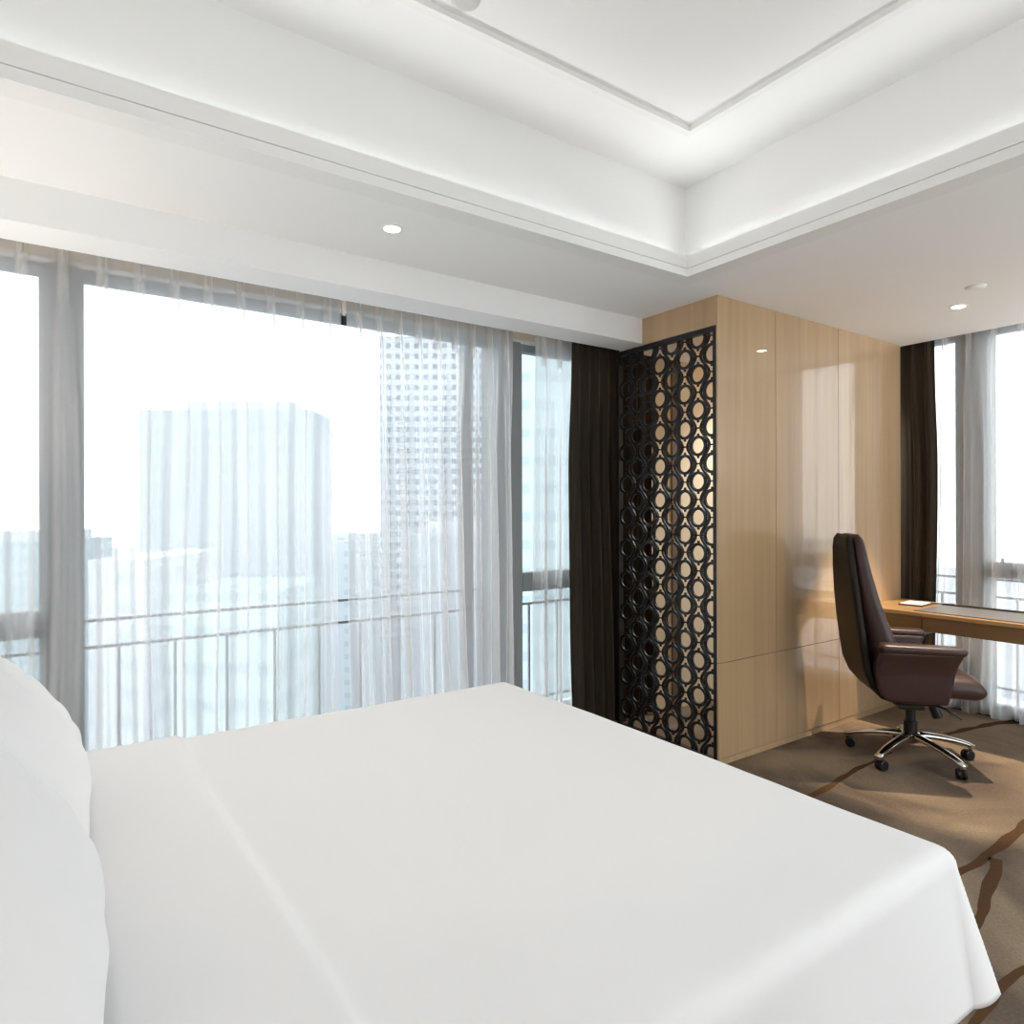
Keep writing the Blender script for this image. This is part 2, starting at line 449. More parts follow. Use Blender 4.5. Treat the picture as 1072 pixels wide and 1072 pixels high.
def window(n, axis, a0, a1, plane, z0, z1, label, transom=None, handle=None, head=.046, jamb=.03, out=1):
    """axis 'x': pane lies along x at y=plane; axis 'y': along y at x=plane"""
    def bx(bm, p0, p1, d0, d1, q0, q1):
        if axis == 'x': box(bm, p0, p1, plane + d0, plane + d1, q0, q1)
        else: box(bm, plane + d0, plane + d1, p0, p1, q0, q1)
    bm = B()
    bx(bm, a0, a1, 0, .07, z1 - head, z1); bx(bm, a0, a1, 0, .07, z0, z0 + .05)
    bx(bm, a0, a0 + jamb, 0, .07, z0 + .05, z1 - head); bx(bm, a1 - jamb, a1, 0, .07, z0 + .05, z1 - head)
    w = struct('window_%d' % n, bm, M_FRAME, label, 'window', bevel=.003)
    if transom:
        bm = B(); bx(bm, a0 + jamb, a1 - jamb, -.005, .075, transom[0], transom[1])
        obj('transom', bm, M_FRAME, w, bevel=.003)
        spans = ((z0 + .05, transom[0]), (transom[1], z1 - head))
    else:
        spans = ((z0 + .05, z1 - head),)
    for s0, s1 in spans:
        bm = B(); bx(bm, a0 + jamb, a1 - jamb, .03, .036, s0, s1)
        obj('glass_pane', bm, M_GLASS, w)
    if handle:
        hx, hz0, hz1 = handle
        bm = B()
        bx(bm, hx - .014, hx + .014, -.022, -.004, hz0, hz1)
        bx(bm, hx - .009, hx + .009, -.05, -.022, hz0 + .02, hz0 + .045)
        bx(bm, hx - .009, hx + .009, -.062, -.045, hz0 + .02, hz1 + .05)
        obj('window_handle', bm, M_HANDLE, w, bevel=.003)
    return w
window(1, 'x', XL, 0.0, YW, .07, 2.518, 'narrow grey window left of the first column', (.905, 1.02))
window(2, 'x', .105, 2.12, YW, .07, 2.518, 'wide fixed window behind the sheers', None)
window(6, 'x', 2.12, 2.365, YW, .07, 2.518, 'narrow fixed pane left of the right-hand column', None)
window(3, 'x', 2.49, 3.49, YW, .07, 2.518, 'narrow grey window beside the dark drape', (.92, 1.04), (2.88, .925, 1.03))
# far wall with its window
bm = B()
box(bm, XF, XF + .25, .45, 1.36, 0, 2.8); box(bm, XF, XF + .25, YB, -2.45, 0, 2.8)
box(bm, XF, XF + .25, 1.36, 3.35, 2.71, 2.80); box(bm, XF, XF + .25, -2.45, .45, 2.71, 2.80)
struct('wall_right', bm, M_BEIGE, 'beige wall beside the far window', 'wall')
bm = B(); box(bm, XF - .03, XF + .25, 1.36, 3.335, 0, .03); box(bm, XF - .03, XF + .25, -2.45, .45, 0, .03); struct('trim_10', bm, M_HANDLE, 'dark sill at the foot of the far window', 'trim')
bm = B(); box(bm, XF - .03, XF + .25, 2.0, 2.14, .03, 2.71); struct('trim_11', bm, M_COLUMN, 'grey upright of the far window', 'trim', bevel=.004)
window(8, 'x', 1.9, 5.3, YB - .1, .02, 2.62, 'unseen window behind the camera, added for daylight')  # unseen window added so soft daylight reaches the oak partition
window(7, 'y', -2.45, .45, XF, .03, 2.71, 'unseen wide window right of the picture, added for daylight')  # unseen window added to bring more daylight into the room
window(4, 'y', 1.36, 2.0, XF, .03, 2.71, 'far window behind the desk', (.965, 1.075), (1.86, .97, 1.06))
window(5, 'y', 2.14, 3.335, XF, .03, 2.71, 'far window by the dark drape', None)

# darker veins woven into the carpet
def ground_pt(u, v):
    d = H / ((v - 533.5) / F_PX)
    p = fwd * d + Vector((fwd.y, -fwd.x, 0)) * ((u - 536) / F_PX * d)
    return Vector((p.x, p.y, .0006))
def vein(bm, pix, w0, w1):
    P = [ground_pt(*q) for q in pix]; pts = []
    for a, b in zip(P, P[1:]):
        for k in range(8): pts.append(a.lerp(b, k / 8))
    pts.append(P[-1]); n = len(pts); prev = None
    for i, p in enumerate(pts):
        d = (pts[min(i + 1, n - 1)] - pts[max(i - 1, 0)]).normalized(); s = Vector((-d.y, d.x, 0))
        p = p + s * .02 * noise.noise(p * 5.0)
        w = (w0 + (w1 - w0) * i / (n - 1)) * (1 + .5 * noise.noise(p * 9.0 + Vector((0, 0, 3))))
        cur = (bm.verts.new(p + s * w), bm.verts.new(p - s * w))
        if prev: bm.faces.new((prev[0], prev[1], cur[1], cur[0]))
        prev = cur
bm = B()
vein(bm, [(800, 852), (858, 829), (876, 820), (900, 805), (915, 796), (934, 789)], .022, .01)
vein(bm, [(1150, 812), (1100, 842), (1072, 866), (1044, 888), (1029, 899), (985, 925), (930, 960)], .034, .012)
vein(bm, [(1040, 900), (1039, 910), (1035, 933), (1028, 955), (1000, 1000)], .024, .016)
vein(bm, [(1090, 1010), (1066, 1020), (1040, 1042), (1010, 1090)], .02, .01)
vein(bm, [(990, 770), (1015, 764), (1045, 758), (1072, 757)], .02, .03)
vn = obj('carpet_vein', bm, simple('carpet_vein', (84, 61, 41), .95, bump=.3, bscale=95, spec=.1, var=.15, vscale=60), FLOOR)
# wood partition with lacquered panels
XP0, XP1, YP = 3.10, 5.185, 2.44
ZK = .035
bm = B(); box(bm, XP0 + .036, XP1, YP + .012, YP + .035, 0, ZS); box(bm, XP0, XP0 + .036, YP + .012, YP + .035, 2.49, ZS)
wp = struct('wall_partition', bm, M_WOODH, 'lacquered oak partition wall with panel joints', 'wall')
xs = [XP0, 3.645, 4.345, XP1]
for i in range(3):
    for z0, z1 in ((ZK + .004, .578), (.582, ZS - .001)):
        bm = B(); box(bm, xs[i] + (.002 if i else 0), xs[i + 1] - (.002 if i < 2 else 0), YP, YP + .012, z0, z1)
        obj('veneer_panel', bm, M_WOODS[i], wp, bevel=.0008, seg=1)
bm = B(); box(bm, XP0, XP1, YP + .004, YP + .012, 0, ZK)
struct('baseboard_partition', bm, M_WOODS[1], 'low oak skirting of the partition', 'baseboard')
bm = B(); box(bm, XP0, XP0 + .06, YP + .035, 3.02, 2.49, ZS)
struct('trim_12', bm, M_WOODH, 'oak header above the lattice screen', 'trim')

# ------------------------------------------------------------------ lattice screen
SY0, SY1, SZ1 = YP + .0135, 3.255, 2.487
scr = thing('lattice_screen', 'tall black lattice screen of rings and wavy bars beside the oak partition', 'screen', (XP0 + .0, SY0, 0))
fw_ = .022
bm = B()
L_ = SY1 - SY0
box(bm, -.002, .034, 0, fw_, 0, SZ1); box(bm, -.002, .034, L_ - fw_, L_, 0, SZ1)
box(bm, -.002, .034, fw_, L_ - fw_, SZ1 - .03, SZ1); box(bm, -.002, .034, fw_, L_ - fw_, 0, .04)
obj('screen_frame', bm, M_BLACKLAT, scr, bevel=.002)
bm = B()
cs, ph = .0985, .208
ncol = 8
x0, x1 = .008, .021
def clampyz(y, z):
    return min(max(y, fw_ * .6), L_ - fw_ * .6), min(max(z, .03), SZ1 - .02)
def ribbon(bm, pts, hw, closed=False):
    """flat bar of half width hw along (y,z) points, thickness in x"""
    n = len(pts); rings = []
    for i, (y, z) in enumerate(pts):
        a = pts[(i - 1) % n] if (closed or i > 0) else pts[i]
        b = pts[(i + 1) % n] if (closed or i < n - 1) else pts[i]
        dy, dz = b[0] - a[0], b[1] - a[1]; l = math.hypot(dy, dz) or 1
        ny, nz = -dz / l * hw, dy / l * hw
        rings.append([bm.verts.new(v) for v in ((x0, y + ny, z + nz), (x1, y + ny, z + nz), (x1, y - ny, z - nz), (x0, y - ny, z - nz))])
    m = n if closed else n - 1
    for i in range(m):
        a, b = rings[i], rings[(i + 1) % n]
        for k in range(4):
            j = (k + 1) % 4
            bm.faces.new((a[k], a[j], b[j], b[k]))
cols = [fw_ * .5 + .028 + cs * i for i in range(ncol)]
A_ = .030
for i, cy in enumerate(cols):
    off = .05 if i % 2 == 0 else .05 + ph / 2
    # wave to the right of this column
    if i < ncol - 1:
        pts = []
        nz = 150
        for k in range(nz + 1):
            z = .03 + (SZ1 - .055) * k / nz
            pts.append((cy + cs / 2 + A_ * math.cos(2 * PI * (z - off) / ph), z))
        ribbon(bm, pts, .0066)
    j = 0
    while off + ph * j < SZ1 + .06:
        cz = off + ph * j; j += 1
        pts = []
        ok = True
        for k in range(28):
            t = 2 * PI * k / 28
            pts.append(clampyz(cy + .052 * math.cos(t), cz + .052 * math.sin(t)))
        if cz < SZ1 - .03:
            ribbon(bm, pts, .0082, True)
        # ties between ring and wave, and across the neck
        for s in (-1, 1):
            y0, y1 = cy + s * .054, cy + s * (.0945 + .016)
            y0, y1 = min(max(min(y0, y1), .012), L_ - .012), min(max(max(cy + s * .05, y1), .012), L_ - .012)
            if y1 - y0 > .01 and .05 < cz < SZ1 - .03:
                box(bm, x0 + .002, x1 - .002, y0, y1, cz - .004, cz + .004)
        for s in (-1, 1):
            zz = cz + s * .064
            if .04 < zz < SZ1 - .03:
                box(bm, x0 + .002, x1 - .002, max(cy - .006, .012), min(cy + .006, L_ - .012), zz - .008, zz + .008)
obj('lattice', bm, M_BLACKLAT, scr)

# ------------------------------------------------------------------ curtains
def curtain(name, label, cat, axis, a0, a1, plane, z0, z1, pitch, mat, amp, seed, group=None, head=None, facing=-1,
            spread=0.0, shear=0.0, bow=0.0, nper=22, pinch=.03, fine=0.25, offs=0.0, flat=0.0):
    """pinch-pleated cloth. facing = side (sign on the normal axis) that the pleats stand towards."""
    r = random.Random(seed)
    n = max(1, round((a1 - a0) / pitch)); p = (a1 - a0) / n
    nu = n * nper; nz = 44
    jit = [r.uniform(-.12, .12) for _ in range(n + 2)]
    ampj = [r.uniform(.55, 1.25) for _ in range(n + 2)]
    frq = [r.choice((1, 1, 2, 2, 3)) for _ in range(n + 2)]
    bm = B(); grid = []
    def pos(u, v):
        # v = 0 at the top, 1 at the hem
        s = u / p; i = int(min(s, n - 1e-6)); f = s - i
        ii = i + (f)  # for interpolation of per pleat values
        k0, k1 = i, i + 1
        aj = ampj[k0] + (ampj[k1] - ampj[k0]) * f
        open_ = min(1.0, max(0.0, (v - .035) / .32)); open_ = open_ * open_ * (3 - 2 * open_)
        d = (f - .5) * p
        # top: narrow pinch, cloth flat between
        top = pinch * math.exp(-(abs(d) / .014) ** 3)
        wob = noise.noise(Vector((u * 3.1 + seed, v * 1.3, seed * .37)))
        phs = 2 * PI * (f - .5) + jit[k0] * (1 - f) * 4 * open_ + jit[k1] * f * 4 * open_ + wob * 1.3 * open_
        low = amp * aj * (math.cos(phs) * (1 - flat) + fine * math.cos(phs * 3 + 1.7 * wob + seed)
                          + fine * .8 * noise.noise(Vector((u * 26, v * 1.1, seed))) )
        mid = pinch * 1.1 * math.exp(-(abs(d) / (.013 + .06 * v)) ** 2.5)
        off = top * (1 - open_) * max(0, 1 - v / .1) + low * open_ * min(1, .55 + .6 * v) + mid * (1 - open_) * min(1, v / .06) * .8
        off += bow * v * v
        lat = .022 * open_ * noise.noise(Vector((u * 2.2, v * 2.0, seed + 5.5))) + shear * v + spread * (u / (a1 - a0) - .5) * v
        return a0 + u + lat, plane + facing * off
    for iz in range(nz + 1):
        v = iz / nz; v = v ** 1.15
        row = []
        for iu in range(nu + 1):
            u = (a1 - a0) * iu / nu
            a, b = pos(u, v)
            z = z1 + (z0 - z1) * v
            row.append(bm.verts.new((a, b, z) if axis == 'x' else (b, a, z)))
        grid.append(row)
    for r0, r1 in zip(grid, grid[1:]):
        for i in range(nu):
            bm.faces.new((r0[i], r0[i + 1], r1[i + 1], r1[i]))
    o = obj(name, bm, mat, smooth=True)
    tag(o, label, cat, group)
    if head:
        shp = None
        for k in range(n):
            c = a0 + (k + .5) * p
            if shp is None:
                bm = B()
                for q in (-1, 0, 1):                 # three stitched folds, fanning out below the stitch
                    rows = []
                    for z, w, h in ((.004, .010, .026), (-head[0] * .9, .008, .022), (-head[0] * 1.6, .013, .016), (-head[0] * 2.6, .021, .002)):
                        rows.append([bm.verts.new((q * w * .6 - w * .35, 0, z)), bm.verts.new((q * w, facing * h, z)), bm.verts.new((q * w * .6 + w * .35, 0, z))])
                    for r0, r1 in zip(rows, rows[1:]):
                        for m_ in range(2): bm.faces.new((r0[m_], r0[m_ + 1], r1[m_ + 1], r1[m_]))
                if axis == 'y':
                    for v_ in bm.verts: v_.co = Vector((v_.co.y, v_.co.x, v_.co.z))
                ob = obj('pinch_pleat', bm, head[1], o, smooth=True); shp = ob.data
            else:
                ob = bpy.data.objects.new('pinch_pleat', shp); COL.objects.link(ob); ob.parent = o
            b = plane + facing * .004
            ob.location = (c, b, z1) if axis == 'x' else (b, c, z1)
    return o
YS = 3.41
curtain('sheer_curtain', 'long white sheer curtain from the left frame edge to the dark track tab', 'curtain', 'x', -.585, 1.265, YS, .03, 2.60, .1455,
        M_SHEER, .040, 3, 'sheers over the long window', (.09, M_SHEERTOP), pinch=.026, fine=.3)
curtain('sheer_curtain', 'gathered white sheer curtain right of the dark track tab, over the second column', 'curtain', 'x', 1.30, 2.37, YS, .03, 2.60, .116,
        M_SHEER, .050, 11, 'sheers over the long window', (.09, M_SHEERTOP), shear=.05, fine=.5)
curtain('sheer_curtain', 'narrow white sheer curtain hanging against the dark drape', 'curtain', 'x', 2.545, 2.92, YS, .03, 2.60, .12,
        M_SHEER, .036, 23, 'sheers over the long window', (.09, M_SHEERTOP), fine=.5)
curtain('blackout_curtain', 'dark brown drape between the sheers and the lattice screen', 'curtain', 'x', 2.79, 3.212, 3.345, .02, 2.60, .085,
        M_DRAPE, .036, 31, None, None, spread=.02, bow=.03, pinch=.022, fine=.2, nper=18)
curtain('blackout_curtain', 'dark brown drape seen behind the lattice screen', 'curtain', 'x', 3.228, 3.54, 3.335, .02, 2.60, .085,
        M_DRAPE, .03, 37, None, None, pinch=.02, fine=.2)
curtain('sheer_curtain', 'white sheer curtain behind the desk at the far window', 'curtain', 'y', 1.34, 2.27, 5.32, .02, 2.735, .15,
        M_SHEER, .036, 41, None, (.06, M_SHEERTOP), fine=.4)
curtain('blackout_curtain', 'dark brown drape at the far window behind the desk', 'curtain', 'y', 2.25, 2.62, 5.29, .02, 2.735, .09,
        M_DRAPE, .032, 47, None, None, pinch=.022, fine=.2, nper=18)
def rail(label, axis, a0, a1, plane, z0, z1):
    bm = B()
    if axis == 'x': box(bm, a0, a1, plane - .016, plane + .016, z0, z1)
    else: box(bm, plane - .016, plane + .016, a0, a1, z0, z1)
    return tag(obj('curtain_track', bm, M_TRIMW, bevel=.003), label, 'curtain track')
rail('white ceiling track of the long window sheers', 'x', XL + .01, 3.4, YS, 2.612, 2.654)
rail('white ceiling track of the dark drape by the screen', 'x', 2.76, 3.56, 3.335, 2.612, 2.654)
rail('white ceiling track of the far window sheer', 'y', 1.34, 3.2, 5.32, 2.75, 2.799)
# dark carrier tab between the two long sheers
t = thing('track_tab', 'small dark tab hanging from the track between the two long sheers', 'curtain track tab', (1.282, YS - .012, 2.42))
bm = B(); box(bm, -.008, .008, -.003, .003, .05, .19); obj('tab_strap', bm, M_TRIMW, t)
bm = B(); box(bm, -.013, .013, -.006, .006, 0, .05); obj('tab_clip', bm, M_BLACKPL, t, bevel=.003)

# ------------------------------------------------------------------ bed
bed = thing('bed', 'wide bed dressed in plain white linen', 'bed', (0, 0, 0))
BX0, BX1, BY0, BY1, BT = -.58, 1.70, .74, 2.60, .65
bm = B(); box(bm, BX0, BX1 - .06, BY0 + .05, BY1 - .05, .10, .34); obj('bed_base', bm, M_BOOK, bed, bevel=.01)
for lx in (BX0 + .1, BX1 - .2):
    for ly in (BY0 + .15, BY1 - .15):
        obj('bed_leg', cyl(B(), (lx, ly, 0), (lx, ly, .10), .025), M_BLACKPL, bed, smooth=False)
bm = B(); box(bm, BX0, BX1 - .04, BY0 + .03, BY1 - .03, .342, .60); obj('mattress', bm, M_LINEN, bed, bevel=.05, seg=4)

# duvet: top plus overhang on the foot and both sides
def duvet():
    bm = B()
    R_ = .05
    hemx, hemy = .335, .335
    na, nb = 120, 130
    ax0 = BX0 + .03; LA = (BX1 + .094 - R_) - ax0
    b0 = BY0 - .035 + R_; LB = (BY1 + .045 - R_) - b0
    A = sorted(set([LA * i / 84 for i in range(85)] + [.385 - ax0 + .003 * i for i in range(-12, 13)] + [.078 - ax0 + .003 * i for i in range(-10, 11)])) + [LA + (hemx + .04) * (i / 36) for i in range(1, 37)]
    Bv = [-(hemy + .04) * (1 - i / 30) for i in range(30)] + [LB * i / 84 for i in range(85)] + [LB + (hemy + .04) * i / 30 for i in range(1, 31)]
    grid = []
    for a in A:
        row = []
        for b in Bv:
            ea = max(0, a - LA); eb = (b if b < 0 else (b - LB if b > LB else 0.0)); sb_ = -1 if eb < 0 else 1
            ebm = abs(eb); d = max(ea, ebm)
            x = ax0 + min(a, LA); y = b0 + min(max(b, 0), LB); z = BT
            # soft crown and broad ripples on the top
            tx = min(a, LA) / LA; ty = min(max(b, 0), LB) / LB
            z += .010 * (1 - (2 * ty - 1) ** 4) * (1 - tx ** 6) - .004
            z += .006 * noise.noise(Vector((x * 1.9, y * 1.6, 2.0))) + .0022 * noise.noise(Vector((x * 6, y * 5, 9.0)))
            # turned back band towards the pillows
            st = .385 + .012 * math.sin(y * 2.3)
            k = 1 / (1 + math.exp((x - st) / .006))
            if x < st + .1: z += .016 * k
            s2 = .078 + .006 * math.sin(y * 3.1)
            if x < s2 + .1: z -= .02 / (1 + math.exp((x - s2) / .006))
            if d > 0:
                if d < R_ * PI / 2:
                    out = R_ * math.sin(d / R_); dn = R_ * (1 - math.cos(d / R_))
                else:
                    e = d - R_ * PI / 2
                    both = min(ea, ebm) / d
                    out = R_ + e * (.13 + .14 * both); dn = R_ + e * .985
                    al = (a if ebm > ea else b)
                    out += .006 * min(1, e / .2) * math.sin(al * 11 + 2 * math.sin(al * 4)) * (1 - both)
                ux, uy = ea / d, ebm / d
                l = math.hypot(ux, uy)
                w = max(ux, uy)
                ux, uy = ux / l * (1 + .18 * (1 - abs(ux - uy))), uy / l * (1 + .18 * (1 - abs(ux - uy)))
                x += out * ux; y += sb_ * out * uy; z -= dn
            row.append(bm.verts.new((x, y, z)))
        grid.append(row)
    for r0, r1 in zip(grid, grid[1:]):
        for i in range(len(Bv) - 1):
            bm.faces.new((r0[i], r0[i + 1], r1[i + 1], r1[i]))
    o = obj('duvet', bm, M_LINEN, smooth=True)
    m = o.modifiers.new('solid', 'SOLIDIFY'); m.thickness = .012; m.offset = -1
    return tag(o, 'smooth white duvet spread over the bed with its top edge turned back', 'duvet')
duvet()

def pillow(name, label, W, Hh, T, loc, tilt, yaw=0.0, seed=0, roll=0.0, crs=.45):
    """local: width along y, height along z', thickness along x' ; tilt leans it back"""
    bm = B(); n = 40; sides = []
    for s in (-1, 1):
        g = []
        for i in range(n + 1):
            row = []
            for j in range(n + 1):
                u = -1 + 2 * i / n; v = -1 + 2 * j / n
                e = max(0, (1 - abs(u) ** 2.6)) ** .55 * max(0, (1 - abs(v) ** 2.6)) ** .55
                pin = 1 - .07 * (1 - abs(u) ** 2) * abs(v) ** 3
                pin2 = 1 - .06 * (1 - abs(v) ** 2) * abs(u) ** 3
                wr = .010 * noise.noise(Vector((u * 2.4 + seed, v * 2.4, s * 3.0 + seed))) + .006 * noise.noise(Vector((u * 6 + seed, v * 2.0, s + seed)))
                edge = (1 - abs(u) ** 4) * (1 - abs(v) ** 4)
                wv = math.sin(8.5 * (u * .55 + v) + seed + 2.2 * noise.noise(Vector((u * 1.7, v * 1.7, seed))))
                crease = -.016 * crs * (max(0, wv) ** 2) * max(0, abs(v) - .2) * edge ** .5 * 1.6
                x = s * (T / 2 * e + crease) + wr * 1.5 * edge
                row.append((x, u * W / 2 * pin2 * 1.0, v * Hh / 2 * pin))
            g.append(row)
        sides.append(g)
    V = {}
    for si, g in enumerate(sides):
        for i in range(n + 1):
            for j in range(n + 1):
                border = i in (0, n) or j in (0, n)
                key = (0 if border else si, i, j)
                if key not in V: V[key] = bm.verts.new(g[i][j])
    for si in range(2):
        for i in range(n):
            for j in range(n):
                q = []
                for (a, b) in ((i, j), (i + 1, j), (i + 1, j + 1), (i, j + 1)):
                    border = a in (0, n) or b in (0, n)
                    q.append(V[(0 if border else si, a, b)])
                if len(set(q)) == 4: bm.faces.new(q)
    o = obj(name, bm, M_LINEN, smooth=True, subsurf=1)
    o.location = loc; o.rotation_euler = (roll, tilt, yaw)
    return tag(o, label, 'pillow', 'white bed pillows')
# two pillows leaning on the wall at the bed head
pillow('pillow', 'white pillow on the far side of the bed, nearest the windows', .78, .52, .25, (-.115, 2.12, .905), math.radians(-42), 0.05, 1.3, crs=.7)
pillow('pillow', 'white pillow on the near side of the bed, at the bottom left corner', .80, .52, .27, (-.115, 1.26, .90), math.radians(-38), -0.03, 4.1)

# ------------------------------------------------------------------ desk and what lies on it
DX0, DX1, DY0, DY1, DZ = 4.545, 5.15, .55, YP - .002, .79
desk = thing('desk', 'oak writing desk built against the partition under the far window', 'desk', (DX0, DY1, 0))
def dbox(bm, x0, x1, y0, y1, z0, z1): return box(bm, x0 - DX0, x1 - DX0, y0 - DY1, y1 - DY1, z0, z1)
obj('desk_top', dbox(B(), DX0, DX1, DY0, DY1, DZ - .026, DZ), M_DESK, desk, bevel=.003)
obj('apron', dbox(B(), DX0 + .016, DX0 + .036, 2.02, DY1, .668, DZ - .0265), M_APRON, desk, bevel=.002)
obj('drawer', dbox(B(), DX0 + .012, DX1 - .05, DY0 + .05, 2.016, .672, DZ - .0265), M_APRON, desk, bevel=.002)
obj('bracket', dbox(B(), DX0 + .05, DX0 + .30, 2.03, 2.07, .64, .672), M_BLACKPL, desk)
obj('leg_panel', dbox(B(), DX0 + .03, DX1 - .03, DY0, DY0 + .04, 0, DZ - .0265), M_APRON, desk, bevel=.002)
pad = thing('desk_pad', 'grey leather writing pad on the oak desk', 'desk pad', (DX0 + .04, 2.08, DZ))
bm = B(); box(bm, 0, .40, -.90, 0, 0, .006); obj('pad_sheet', bm, M_PAD, pad, bevel=.002)
bm = B(); box(bm, .40, .43, -.90, 0.0, 0, .016); obj('pad_rail', bm, M_PADEDGE, pad, bevel=.002)
nb = thing('notepad', 'small white notepad in a dark holder on the desk beside the grey pad', 'notepad', (4.90, 2.21, DZ), .1)
bm = B(); box(bm, -.10, .10, -.075, .075, 0, .008); obj('holder', bm, M_BOOK, nb, bevel=.002)
bm = B(); box(bm, -.088, .088, -.066, .066, .008, .014); obj('paper_block', bm, M_PAPER, nb, bevel=.001)
pen = tag(obj('pen', cyl(B(), (0, -.07, .006), (0, .07, .006), .0055, .0045, 12), M_BLACKPL), 'black pen lying on the desk behind the notepad', 'pen')
pen.location = (5.04, 2.10, DZ); pen.rotation_euler = (0, 0, .5)

# ------------------------------------------------------------------ office chair
CH = thing('office_chair', 'brown leather high-backed swivel chair on a chrome five-star base', 'chair', (4.115, 1.885, 0), math.radians(-47))
# backrest cushion: rows z, centre f, half width, half thickness
tab = [(.42, -.170, .225, .060), (.55, -.190, .245, .085), (.64, -.200, .254, .090), (.72, -.226, .254, .078), (.82, -.256, .250, .066), (.95, -.283, .240, .056),
       (1.08, -.303, .226, .047), (1.18, -.313, .206, .040), (1.25, -.318, .182, .034), (1.285, -.320, .155, .027), (1.303, -.322, .12, .016)]
rings = []
for k in range(34):
    z = .42 + (1.303 - .42) * (1 - (1 - k / 33) ** 1.35)
    f, w, th = interp(tab, z)
    rings.append([(f + a + .03 * (abs(b) / w) ** 3 * min(1, max(.25, (1.3 - z) / .5)), b, z) for a, b in sup(32, th, w, 3.6)])
obj('backrest', loft(B(), rings), M_LEATHER, CH, smooth=True)
# rear shell in darker leather, running down and under the seat
path = [(1.290, -.338, .125), (1.268, -.349, .155), (1.22, -.350, .176), (1.10, -.342, .205), (.95, -.330, .228), (.80, -.314, .242), (.66, -.296, .244),
        (.55, -.280, .242), (.47, -.248, .234), (.415, -.20, .226), (.388, -.12, .218), (.382, -.02, .205)]
rings = []
for i, (z, f, w) in enumerate(path):
    p0 = path[max(i - 1, 0)]; p1 = path[min(i + 1, len(path) - 1)]
    d = Vector((p1[1] - p0[1], 0, p1[0] - p0[0])).normalized()
    nrm = Vector((d.z, 0, -d.x))
    if nrm.x > 0: nrm = -nrm
    ring = []
    for a, b in sup(28, .026, w, 4.5):
        wrap = -.012 * (abs(b) / w) ** 3
        q = Vector((f, b, z)) + nrm * a - nrm * wrap
        ring.append(tuple(q))
    rings.append(ring)
obj('back_shell', loft(B(), rings), M_LEATHERD, CH, smooth=True)['label'] = 'darker leather rear of the backrest'
# piping that follows the backrest edge
for s in (-1, 1):
    pts = []
    for k in range(30):
        z = .72 + (1.275 - .72) * k / 29
        f, w, th = interp(tab, z)
        t = math.radians(40); ca, sa = math.cos(t) ** (2 / 3.6), math.sin(t) ** (2 / 3.6)
        pts.append((f + th * ca + .03 * sa ** 3 * min(1, max(.25, (1.3 - z) / .5)), s * w * sa, z))
    obj('piping', sweep(B(), pts, .0045, 8), M_PIPE, CH, smooth=True)
# seat cushion
rings = []
NS = 40
for k in range(NS):
    t = k / (NS - 1); t = 1 - (1 - t) ** 1.7
    f = -.20 + .505 * t
    r = .070; e = max(0.0, (f - (.305 - r)) / r)
    hz = r * max(.04, 1 - e ** 2.4) ** (1 / 2.4)
    zc = .458 - .010 * max(0, (f - .10) / .2) ** 2
    hw = .228 * (1 - .05 * e ** 4)
    rings.append([(f, b, zc + a + .008 * (1 - (b / hw) ** 2)) for a, b in sup(28, hz, hw, 3.4)])
obj('seat', loft(B(), rings), M_LEATHER, CH, smooth=True)
# side panels with padded arms
side_tab = [(.385, -.180, .100, .262), (.41, -.225, .108, .268), (.47, -.250, .118, .276), (.55, -.264, .130, .284), (.61, -.264, .142, .304), (.65, -.258, .154, .326), (.672, -.254, .160, .334)]
for s in (-1, 1):
    rings = []
    for k in range(20):
        z = .385 + (.672 - .385) * k / 19
        f0, f1, lo = interp(side_tab, z)
        li = .226
        rings.append([((f0 + f1) / 2 + a, s * ((li + lo) / 2 + b), z) for a, b in sup(36, (f1 - f0) / 2, (lo - li) / 2, 7)])
    obj('side_panel', loft(B(), rings), M_LEATHERD if False else M_LEATHER, CH, smooth=True)
    rings = []
    for k in range(22):
        t = k / 21
        f = -.262 + .435 * t
        e = min(1, t / .06, (1 - t) / .06); e = math.sqrt(max(.04, 1 - (1 - e) ** 2))
        zc = .684 + .010 * (1 - t)
        rings.append([(f, s * (.290 + b), zc + a) for a, b in sup(20, .024 * e, .058 * (.5 + .5 * e), 3.2)])
    obj('armrest', loft(B(), rings), M_LEATHER, CH, smooth=True)
# mechanism
bm = B(); box(bm, -.10, .13, -.085, .085, .325, .392); box(bm, -.08, .06, -.06, .06, .295, .325)
obj('tilt_mechanism', bm, M_BLACKPL, CH, bevel=.01)
bm = B(); cyl(bm, (.10, -.05, .33), (.125, -.05, .262), .026, .03); obj('tension_knob', bm, M_BLACKPL, CH, bevel=.004)
bm = B(); sweep(bm, [(.06, -.09, .355), (.13, -.15, .335), (.19, -.20, .295)], [.008, .012, .009], 10, .5); obj('height_lever', bm, M_BLACKPL, CH, smooth=True)
bm = B(); lathe(bm, [(.030, .10), (.036, .105), (.036, .22), (.026, .222), (.026, .32)]); obj('gas_column', bm, M_BLACKPL, CH, smooth=False, bevel=.002)
bm = B(); lathe(bm, [(.028, .095), (.046, .102), (.050, .135), (.046, .156), (.036, .158)]); obj('hub', bm, M_CHROME, CH, smooth=True)
